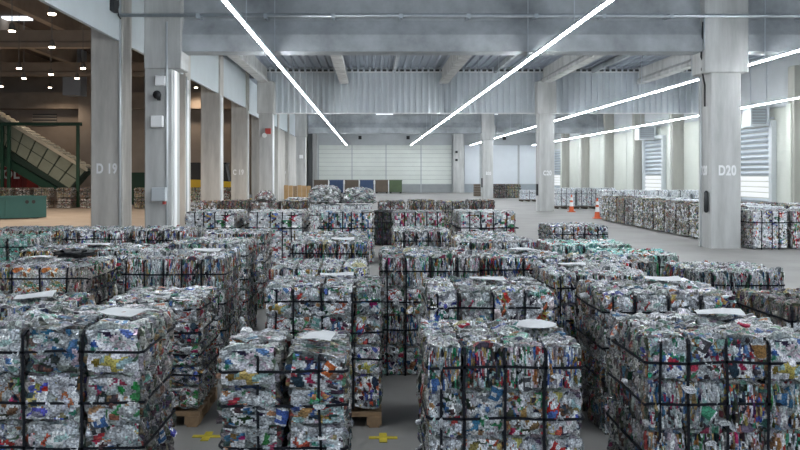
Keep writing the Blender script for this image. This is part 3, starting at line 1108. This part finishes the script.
def bale(label, x0, x1, y0, dep, zt, cols, rows, deep=3, pal='mixed', z0=0.0, rz=0.0, gap=None, straps=True, tins=0, soft=0.0, group=G1, front=None, sep=.955):
    root = empty('can_bale', ((x0 + x1) / 2, y0 + dep / 2, z0), rz)
    tag(root, label, 'bale', group)
    w, h = x1 - x0, zt - z0
    # column edges, optional wide gap after one column
    ws = np.array([random.uniform(.88, 1.14) for _ in range(cols)])
    ws = ws / ws.sum() * (w - (gap[1] if gap else 0))
    hs = np.array([random.uniform(.9, 1.1) for _ in range(rows)])
    hs = hs / hs.sum() * h
    cell_d = dep / deep
    xe = [-w / 2]
    for i in range(cols):
        xe.append(xe[-1] + ws[i])
    shift = [0.0] * cols
    if gap:
        for i in range(cols):
            if i > gap[0]:
                shift[i] = gap[1]
    cells = []
    ze = [0.0]
    for r in range(rows):
        ze.append(ze[-1] + hs[r])
    for i in range(cols):
        top_style = random.random()
        for k in range(deep):
            for r in range(rows):
                if 0 < i < cols - 1 and 0 < k < deep - 1 and r < rows - 1 and not gap:
                    continue
                cxm = (xe[i] + xe[i + 1]) / 2 + shift[i] + random.gauss(0, .005)
                cym = -dep / 2 + (k + .5) * cell_d + random.gauss(0, .007)
                czm = (ze[r] + ze[r + 1]) / 2
                sx, sy, sz = (xe[i + 1] - xe[i]) / UNIT * sep, cell_d / UNIT * .965, hs[r] / UNIT * .965
                if front is not None:
                    faceon = front[r % len(front)]
                else:
                    faceon = random.random() < .5
                ra = AXROT[random.choice((0, 2))]
                if random.random() < .5:
                    ra = ra @ FLIP
                if soft and r == rows - 1:
                    czm -= soft * random.uniform(.0, .5)
                jr = Euler((random.gauss(0, .018), random.gauss(0, .018), random.gauss(0, .02))).to_matrix().to_4x4()
                if soft and r == rows - 1:
                    jr = Euler((random.gauss(0, .06), random.gauss(0, .07), random.gauss(0, .05))).to_matrix().to_4x4()
                o = bpy.data.objects.new('briquette', draw(pal, bool(faceon)))
                COL.objects.link(o)
                o.parent = root
                o.matrix_basis = Matrix.Translation((cxm, cym, czm)) @ jr @ Matrix.Diagonal((sx, sy, sz, 1)) @ ra
                cells.append((Vector((cxm, cym, czm)), o))
    if straps:
        if gap:
            for i in range(cols):
                strap_loop('strap', 'v', w, dep, h, (xe[i] + xe[i + 1]) / 2 + shift[i] + random.uniform(-.06, .06), root)
        else:
            for i in range(1, cols):
                strap_loop('strap', 'v', w, dep, h, xe[i] + random.uniform(-.015, .015), root)
            strap_loop('strap', 'v', w, dep, h, xe[0] + ws[0] * random.uniform(.12, .4), root)
        for r in range(rows):
            if r == 0 and rows > 3:
                continue
            strap_loop('strap', 'h', w, dep, h, (ze[r] + ze[r + 1]) / 2 + random.uniform(-.03, .03), root)
    # loose tins standing proud of the faces
    for t in range(tins):
        o = bpy.data.objects.new('crushed_tin', random.choice(CANS))
        COL.objects.link(o)
        if t % 4 == 3:
            s = 1 if x1 < 0 else -1
            loc = (s * (w / 2 - .006), random.uniform(-dep / 2 + .06, dep / 2 - .06), random.uniform(.15, h - .08))
            rot = Euler((random.uniform(0, 6.3), random.gauss(0, .25), PI / 2 + random.gauss(0, .25)))
        elif t % 4 == 2:
            loc = (random.uniform(-w / 2 + .06, w / 2 - .06), random.uniform(-dep / 2 + .06, dep / 2 - .06), h - .008)
            rot = Euler((PI / 2 + random.gauss(0, .2), random.gauss(0, .2), random.uniform(0, 6.3)))
        else:
            loc = (random.uniform(-w / 2 + .06, w / 2 - .06), -dep / 2 + .006, random.uniform(h * .35, h - .06))
            rot = Euler((random.gauss(0, .2), random.uniform(0, 6.3), random.gauss(0, .25)))
            if random.random() < .35:
                rot = Euler((PI / 2 + random.gauss(0, .25), 0, random.gauss(0, .25)))
        host = min(cells, key=lambda c: (c[0] - Vector(loc)).length)[1]
        o.parent = host
        o.matrix_parent_inverse = host.matrix_basis.inverted()
        o.location = loc
        o.rotation_euler = rot
    return root


def far_bale(label, x0, x1, y0, dep, zt, pal='mixed', z0=0.0, straps=2, group='bales of crushed cans further back', cat='bale'):
    root = empty('can_bale', ((x0 + x1) / 2, y0 + dep / 2, z0))
    tag(root, label, cat, group)
    w, h = x1 - x0, zt - z0
    o = bpy.data.objects.new('pressed_scrap', random.choice(FAR[pal]))
    COL.objects.link(o)
    o.parent = root
    o.location = (0, 0, h / 2)
    o.scale = (w / 1.2 * random.choice((-1, 1)), dep / 1.2, h / 1.3)
    o.scale = (abs(o.scale[0]) * .94, o.scale[1] * .94, o.scale[2] * .96)
    if random.random() < .5:
        o.rotation_euler = (0, 0, PI)
    for i in range(straps):
        strap_loop('strap', 'v', w, dep, h, -w / 2 + w * (i + 1) / (straps + 1) + random.uniform(-.05, .05), root, wd=.03, out=.022)
    if straps:
        strap_loop('strap', 'h', w, dep, h, h * .68, root, wd=.03, out=.022)
    return root


# ------------------------------------------------------------------ the near bales
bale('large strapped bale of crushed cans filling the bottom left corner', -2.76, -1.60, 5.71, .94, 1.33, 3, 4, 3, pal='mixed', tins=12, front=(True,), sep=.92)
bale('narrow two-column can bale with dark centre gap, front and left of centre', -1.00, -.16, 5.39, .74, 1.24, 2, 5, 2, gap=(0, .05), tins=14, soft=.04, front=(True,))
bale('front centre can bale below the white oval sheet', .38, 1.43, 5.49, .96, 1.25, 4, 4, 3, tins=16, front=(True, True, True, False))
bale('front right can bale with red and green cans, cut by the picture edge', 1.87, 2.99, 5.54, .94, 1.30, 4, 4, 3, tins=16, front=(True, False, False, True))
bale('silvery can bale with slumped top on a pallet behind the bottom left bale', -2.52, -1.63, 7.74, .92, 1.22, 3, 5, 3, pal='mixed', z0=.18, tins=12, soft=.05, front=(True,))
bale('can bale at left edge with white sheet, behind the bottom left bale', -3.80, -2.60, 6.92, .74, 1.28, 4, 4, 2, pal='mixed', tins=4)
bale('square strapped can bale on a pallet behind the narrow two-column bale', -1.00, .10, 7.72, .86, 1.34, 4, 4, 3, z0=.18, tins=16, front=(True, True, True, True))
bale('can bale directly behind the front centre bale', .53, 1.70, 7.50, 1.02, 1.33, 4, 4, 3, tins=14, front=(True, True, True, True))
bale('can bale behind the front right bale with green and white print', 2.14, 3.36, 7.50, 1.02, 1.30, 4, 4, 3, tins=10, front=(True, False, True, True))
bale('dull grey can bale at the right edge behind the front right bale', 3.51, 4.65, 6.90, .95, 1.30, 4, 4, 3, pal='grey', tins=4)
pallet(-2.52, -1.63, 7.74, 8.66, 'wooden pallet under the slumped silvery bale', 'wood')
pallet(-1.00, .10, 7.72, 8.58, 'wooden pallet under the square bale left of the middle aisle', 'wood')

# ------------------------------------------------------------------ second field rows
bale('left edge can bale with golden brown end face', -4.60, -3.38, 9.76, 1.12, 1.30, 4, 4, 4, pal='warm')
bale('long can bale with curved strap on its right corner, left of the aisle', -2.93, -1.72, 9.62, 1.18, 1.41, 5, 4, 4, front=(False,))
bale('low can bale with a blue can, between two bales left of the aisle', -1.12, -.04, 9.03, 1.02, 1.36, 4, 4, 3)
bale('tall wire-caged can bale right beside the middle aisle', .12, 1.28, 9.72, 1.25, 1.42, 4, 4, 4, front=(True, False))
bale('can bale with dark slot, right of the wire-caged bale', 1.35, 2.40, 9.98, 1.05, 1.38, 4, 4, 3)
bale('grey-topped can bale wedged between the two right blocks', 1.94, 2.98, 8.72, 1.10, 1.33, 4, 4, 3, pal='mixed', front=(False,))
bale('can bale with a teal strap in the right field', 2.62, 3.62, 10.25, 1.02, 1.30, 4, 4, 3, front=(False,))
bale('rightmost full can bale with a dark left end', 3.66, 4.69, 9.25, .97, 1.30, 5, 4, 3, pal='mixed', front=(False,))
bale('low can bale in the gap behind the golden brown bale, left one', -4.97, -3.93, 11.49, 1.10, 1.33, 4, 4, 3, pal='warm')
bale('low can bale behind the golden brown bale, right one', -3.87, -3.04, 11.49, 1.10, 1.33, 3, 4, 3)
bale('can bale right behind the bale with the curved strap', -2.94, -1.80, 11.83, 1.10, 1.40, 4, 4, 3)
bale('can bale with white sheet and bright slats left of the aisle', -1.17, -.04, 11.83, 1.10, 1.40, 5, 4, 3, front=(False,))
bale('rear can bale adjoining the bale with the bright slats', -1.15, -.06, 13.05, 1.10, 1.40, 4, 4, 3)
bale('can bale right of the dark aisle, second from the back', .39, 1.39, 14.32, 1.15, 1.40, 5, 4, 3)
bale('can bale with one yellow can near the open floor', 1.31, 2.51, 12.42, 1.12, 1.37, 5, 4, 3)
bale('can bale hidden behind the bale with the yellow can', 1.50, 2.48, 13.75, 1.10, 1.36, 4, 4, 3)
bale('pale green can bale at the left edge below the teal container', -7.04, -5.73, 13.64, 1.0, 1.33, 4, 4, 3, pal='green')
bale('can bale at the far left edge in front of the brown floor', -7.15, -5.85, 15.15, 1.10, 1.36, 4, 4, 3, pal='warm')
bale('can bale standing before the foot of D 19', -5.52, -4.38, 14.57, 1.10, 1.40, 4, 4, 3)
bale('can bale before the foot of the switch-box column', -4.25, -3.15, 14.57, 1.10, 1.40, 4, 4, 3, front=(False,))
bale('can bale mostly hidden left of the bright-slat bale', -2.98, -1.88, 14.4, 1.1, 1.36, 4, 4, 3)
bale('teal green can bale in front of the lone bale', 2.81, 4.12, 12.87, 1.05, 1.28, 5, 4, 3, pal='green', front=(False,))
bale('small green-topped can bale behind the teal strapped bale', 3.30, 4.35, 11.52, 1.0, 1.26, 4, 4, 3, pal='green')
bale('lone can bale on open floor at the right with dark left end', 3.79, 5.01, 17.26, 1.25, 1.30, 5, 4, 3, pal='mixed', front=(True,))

# ------------------------------------------------------------------ far rows
names = ['first', 'second', 'third', 'fourth', 'fifth', 'sixth', 'seventh', 'eighth', 'ninth', 'tenth', 'eleventh', 'twelfth']
for i, (a, b) in enumerate(((-4.98, -3.55), (-3.31, -1.75), (-1.40, .11), (.56, 2.01), (2.30, 3.89))):
    far_bale(names[i] + ' bale from the left in the long row before the dark row', a, b, 21.6, 1.2, 1.42, 'mixed', straps=4, group='bales of the long middle row')
    if i != 3:
        far_bale(names[i] + ' hidden bale from the left directly behind the long middle row', a + .05, b - .05, 22.95, 1.2, 1.38, 'mixed', straps=2, group='bales behind the long middle row')
far_bale('bale at the end of the narrow middle aisle, painted black for its shade', .05, 1.2, 27.2, 1.2, 1.16, 'dark')  # common scrap bale, aisle shadow put into its colour
for i in range(4):
    far_bale(names[i] + ' bale from the left in the dull brown row below C 19', -7.0 + i * 1.17, -5.88 + i * 1.17, 31.4, 1.2, 1.36 + .04 * (i % 2), 'grey', straps=0, group='bales of the dark rear row')
for i in range(4):
    far_bale(names[i] + ' bale from the middle aisle in the dull rear row on the right', .25 + i * 1.16, 1.36 + i * 1.16, 31.6, 1.2, 1.36 + .05 * ((i * 3) % 2), 'grey', straps=1, group='bales of the dark rear row')
for i in range(2):
    far_bale(('left', 'right')[i] + ' lower bale under the crumpled heaps of pale scrap', -2.3 + i * 1.2, -1.15 + i * 1.2, 30.6, 1.2, 1.25, 'white', straps=1, group='bales under the heaps')
    hp = empty('scrap_heap', (-1.76 + i * 1.3, 31.2, 1.32))
    tag(hp, ('left', 'right')[i] + ' rounded heap of pale crumpled scrap before the blue containers', 'scrap heap', 'pale scrap heaps')
    o = obj('crumpled_scrap', HEAP[i], None, hp)
    o.location = (0, 0, (.32, .28)[i])
    o.scale = (.92, .9, (.62, .54)[i])
hp = empty('scrap_heap', (-4.15, 32.0, 1.38))
tag(hp, 'small dark lump of scrap lying on the dull brown row', 'scrap heap')
o = obj('crumpled_scrap', HEAP[2], None, hp)
o.location = (0, 0, .18)
o.scale = (.7, .8, .75)
far_bale('grey bale left of the pale heaps', -3.5 + .02, -2.36, 33.0, 1.2, 1.45, 'mixed', straps=1, group='bales of the dark rear row')

# long wall of bales right of the hall
for i in range(11):
    far_bale(names[i] + ' bale behind D20 in the long brown-grey bale wall', 11.95, 13.1, 28.2 + i * 1.3, 1.26, 1.28 + .04 * (i % 3 == 0), 'grey', straps=0, group='bales of the long right wall of bales')
for i in range(11):
    far_bale(names[i] + ' bale of the second line just right of the long bale wall', 13.2, 14.4, 28.2 + i * 1.3, 1.26, 1.28 + .05 * (i % 2), 'white', straps=0, group='bales of the second right line')
for i in range(3):
    far_bale(names[i] + ' bale right of D20 at its foot, counted from the column', 12.1 + i * 1.25, 13.28 + i * 1.25, 25.9, 1.2, 1.26, 'mixed', straps=3, group='bales at the foot of D20')
for i in range(3):
    for j in range(4):
        far_bale('%s bale from the left in the %s line behind the bales at D20 foot' % (names[i], names[j]), 14.5 + i * 1.25, 15.68 + i * 1.25, 27.3 + j * 1.3, 1.2, 1.27 + .05 * ((i + j) % 2), 'grey' if j % 2 else 'white', straps=0, group='bales at the right edge')
for i in range(5):
    far_bale(names[i] + ' pale bale from C20 in the whitish rear row by the shutters', 13.0 + i * 1.3, 14.2 + i * 1.3, 46.0 + .1 * (i % 2), 1.2, 1.5, 'white', straps=1, group='whitish bales by the shutters')
for i in range(3):
    far_bale(names[i] + ' bluish white strapped bale on dark pallet right of C20', 12.75 + i * 1.4, 14.05 + i * 1.4, 56.0, 1.3, 1.45, 'white', z0=.18, straps=3, group='bluish white bales right of C20')
    pallet(12.75 + i * 1.4, 14.05 + i * 1.4, 56.0, 57.3, 'dark pallet under the %s bluish white bale right of C20' % names[i], 'wood_dark')
for i in range(2):
    far_bale(names[i] + ' grey-green bale stack unit beside the far column', 12.1 + i * 1.5, 13.5 + i * 1.5, 81.5, 1.4, 1.4, 'grey', straps=1, group='grey-green bales at the far gate')
far_bale('white wrapped bale on pallet left of C20 at the far gate', 13.1, 14.4, 71.0, 1.3, 1.0, 'white', z0=.18, straps=1, group='white bale at the far gate')
pallet(13.1, 14.4, 71.0, 72.3, 'dark pallet under the white bale left of C20', 'wood_dark')

# sorting hall bales, two high
sx = [(-26.4, -25.3), (-25.0, -23.9), (-23.6, -22.5), (-22.1, -21.0), (-20.4, -19.3), (-18.8, -17.7), (-16.6, -15.5)]
for i, (a, b) in enumerate(sx):
    for j in range(2):
        if i < 3 and j == 0:
            pass
        far_bale('%s bale from the left in the %s layer under the conveyor' % (names[i], ('lower', 'upper')[j]), a, b, 57 + .2 * (i % 2), 1.1, .70 + j * .74, 'grey', z0=j * .745, straps=1, group='grey bales of the sorting hall')
for i, x in enumerate((-12.9, -10.8)):
    far_bale(('left', 'right')[i] + ' grey bale before the yellow loader', x, x + 1.4, 55, 1.1, 1.5, 'grey', straps=0, group='bales before the loader')

# ------------------------------------------------------------------ sheets of paper on the bales
def paper(x, y, z, w, d, rz, label, oval=False):
    me = bpy.data.meshes.new('paper_sheet')
    bm = bmesh.new()
    n = 8
    g = []
    ph = random.uniform(0, 6)
    for i in range(n + 1):
        row = []
        for j in range(n + 1):
            u, v = i / n * 2 - 1, j / n * 2 - 1
            if oval:
                u, v = u * math.sqrt(1 - v * v / 2), v * math.sqrt(1 - u * u / 2)
            zz = .007 * math.sin(2 * u + ph) + .006 * math.cos(2.4 * v + ph) + .006 * u * v
            row.append(bm.verts.new((u * w / 2, v * d / 2, zz + .012)))
        g.append(row)
    for i in range(n):
        for j in range(n):
            bm.faces.new((g[i][j], g[i + 1][j], g[i + 1][j + 1], g[i][j + 1]))
    ext = bmesh.ops.extrude_face_region(bm, geom=list(bm.faces))
    for v in ext['geom']:
        if isinstance(v, bmesh.types.BMVert):
            v.co.z -= .003
    bmesh.ops.recalc_face_normals(bm, faces=bm.faces)
    bm.to_mesh(me)
    bm.free()
    o = obj('paper_sheet', me, 'paper')
    o.location = (x, y, z + .006)
    o.rotation_euler = (random.gauss(0, .02), random.gauss(0, .02), rz)
    tag(o, label, 'paper', 'white sheets on the bales')
    return o


paper(-1.86, 6.15, 1.35, .34, .22, -.5, 'white sheet lying on the bottom left bale')
paper(-.36, 5.62, 1.27, .20, .26, -.1, 'white sheet on top of the narrow two-column bale')
paper(1.22, 6.02, 1.275, .26, .36, .35, 'white oval sheet on the front centre bale', True)
paper(2.68, 6.28, 1.325, .34, .28, -.3, 'white sheet on the front right bale')
paper(-3.0, 7.3, 1.305, .32, .3, .25, 'white sheet on the left edge bale behind the corner bale')
paper(-.35, 8.35, 1.365, .34, .18, .05, 'thin white sheet on the square bale on pallet')
paper(-.42, 12.15, 1.425, .34, .22, 0, 'white sheet on the bale with bright slats')
paper(2.30, 9.35, 1.36, .30, .25, -.2, 'white sheet on the grey-topped wedged bale')
paper(1.98, 10.6, 1.41, .3, .3, .3, 'white sheet on the bale with the dark slot')
paper(2.95, 8.25, 1.33, .34, .26, -.2, 'white sheet on the bale behind the front right bale')
paper(1.15, 8.0, 1.36, .34, .2, .1, 'white sheet on the bale behind the front centre bale')
paper(-2.05, 10.2, 1.44, .34, .22, 0, 'white sheet on the bale with the curved strap')
paper(-4.0, 12.0, 1.36, .36, .3, 0, 'white sheet on the low bale behind the golden brown bale')
paper(-4.25, 10.4, 1.33, .3, .3, .3, 'white sheet on the golden brown bale')
dk = empty('plastic_scrap', (-3.72, 10.25, 1.33))
tag(dk, 'crumpled black plastic lying on the golden brown bale', 'plastic scrap')
bm = bmesh.new()
bmesh.ops.create_icosphere(bm, subdivisions=3, radius=.16)
for v in bm.verts:
    v.co += v.normal * random.uniform(-.05, .05)
    v.co.z *= .35
    v.co.x *= 1.5
me = bpy.data.meshes.new('sheet')
bm.to_mesh(me)
bm.free()
o = obj('crumpled_sheet', me, 'black_plastic', dk)
o.location = (0, 0, .075)

# ------------------------------------------------------------------ yellow crosses on the floor
for i, (x, y, lab) in enumerate(((-1.50, 7.46, 'yellow painted cross on the floor left of the two-column bale'), (.11, 7.42, 'yellow painted cross on the floor right of the two-column bale'))):
    m = MB()
    a, b = .13, .035
    prof = [(-a, -b), (-b, -b), (-b, -a), (b, -a), (b, -b), (a, -b), (a, b), (b, b), (b, a), (-b, a), (-b, b), (-a, b)]
    m.prism(prof, 'z', 0.0, .004)
    o = m.build('floor_cross', 'yellow_mark')
    o.location = (x, y, .001)
    tag(o, lab, 'floor marking', 'yellow floor crosses')


# ------------------------------------------------------------------ traffic cones
def cone(x, y, label):
    root = empty('traffic_cone', (x, y, 0))
    tag(root, label, 'traffic cone', 'orange traffic cones')
    MB().box(-.21, .21, -.21, .21, 0, .05).build('base', 'orange_plastic', root, bevel=.01)
    zs = [(.05, .16, 'orange_plastic'), (.36, .12, 'white_paint'), (.62, .092, 'orange_plastic'), (.74, .076, 'white_paint'), (.93, .055, 'orange_plastic'), (1.1, .035, None)]
    for (z0, r0, m), (z1, r1, _) in zip(zs[:-1], zs[1:]):
        MB().tube([(0, 0, z0), (0, 0, z1)], [r0, r1], 14).build('sleeve' if m == 'white_paint' else 'cone_body', m, root, smooth=False)
    return root


cone(12.65, 51.5, 'orange and white traffic cone standing beside C20')
cone(12.2, 44.0, 'orange and white traffic cone at the end of the bale wall')

# ------------------------------------------------------------------ far containers and boards
for i, (a, b, mt, lab) in enumerate(((314, 328, 'brown_paint', 'dark brown container far left by the rear gate'), (329.5, 343, 'blue_paint', 'left dark blue container by the rear gate'), (345, 359, 'brown_paint', 'dark brown container between the two blue ones'),
                                     (360, 373.5, 'blue_paint', 'right dark blue container by the rear gate'), (375.5, 388, 'brown_paint', 'brown container beside the green one'), (389.5, 402, 'olive_paint', 'dark green container at the right end of the row'))):
    Y = 101.0
    x0, x1 = (a - 371) / 816 * Y, (b - 371) / 816 * Y
    root = empty('waste_container', ((x0 + x1) / 2, Y, 0))
    tag(root, lab, 'container', 'waste containers at the rear gate')
    hw = (x1 - x0) / 2
    MB().prism([(-hw, .15), (hw, .15), (hw, 1.6), (-hw, 1.6)], 'y', 0, 1.6).build('body', mt, root, bevel=.03)
    MB().box(-hw - .04, hw + .04, -.05, 1.65, 1.55, 1.66).build('rim', mt, root)
    MB().box(-.05, .05, -.06, 0, .15, 1.55).build('rib', mt, root)
    for s in (-1, 1):
        MB().box(s * hw * .8 - .1, s * hw * .8 + .1, .1, 1.5, 0, .15).build('skid', 'dark_frame', root)
    if i:
        pst = box('post', 'white_paint', x0 - .16, x0 - .07, Y - .25, Y - .15, 0, 1.7)
        pst.name = 'barrier_post'
        tag(pst, 'slim white post left of the ' + lab, 'post', 'white posts between the containers')
ob = empty('board_stack', (-6.9, 76.5, 0))
tag(ob, 'orange-brown wooden boards leaning between the far left columns', 'boards')
for i in range(6):
    MB().box(-1.25 + i * .42, -.86 + i * .42, -.03 + .01 * (i % 2), .03, 0.0, 1.35 - .03 * (i % 3)).build('board', 'wood_orange' if i != 2 else 'wood', ob)
rb = empty('crate', ((477 - 371) / 816 * 88, 88, 0))
tag(rb, 'reddish brown crate left of the far column', 'crate')
for i in range(5):
    MB().box(-.35, .35, -.35, .35, .02 + i * .26, .26 + i * .26).build('crate_board', 'brown_paint', rb)
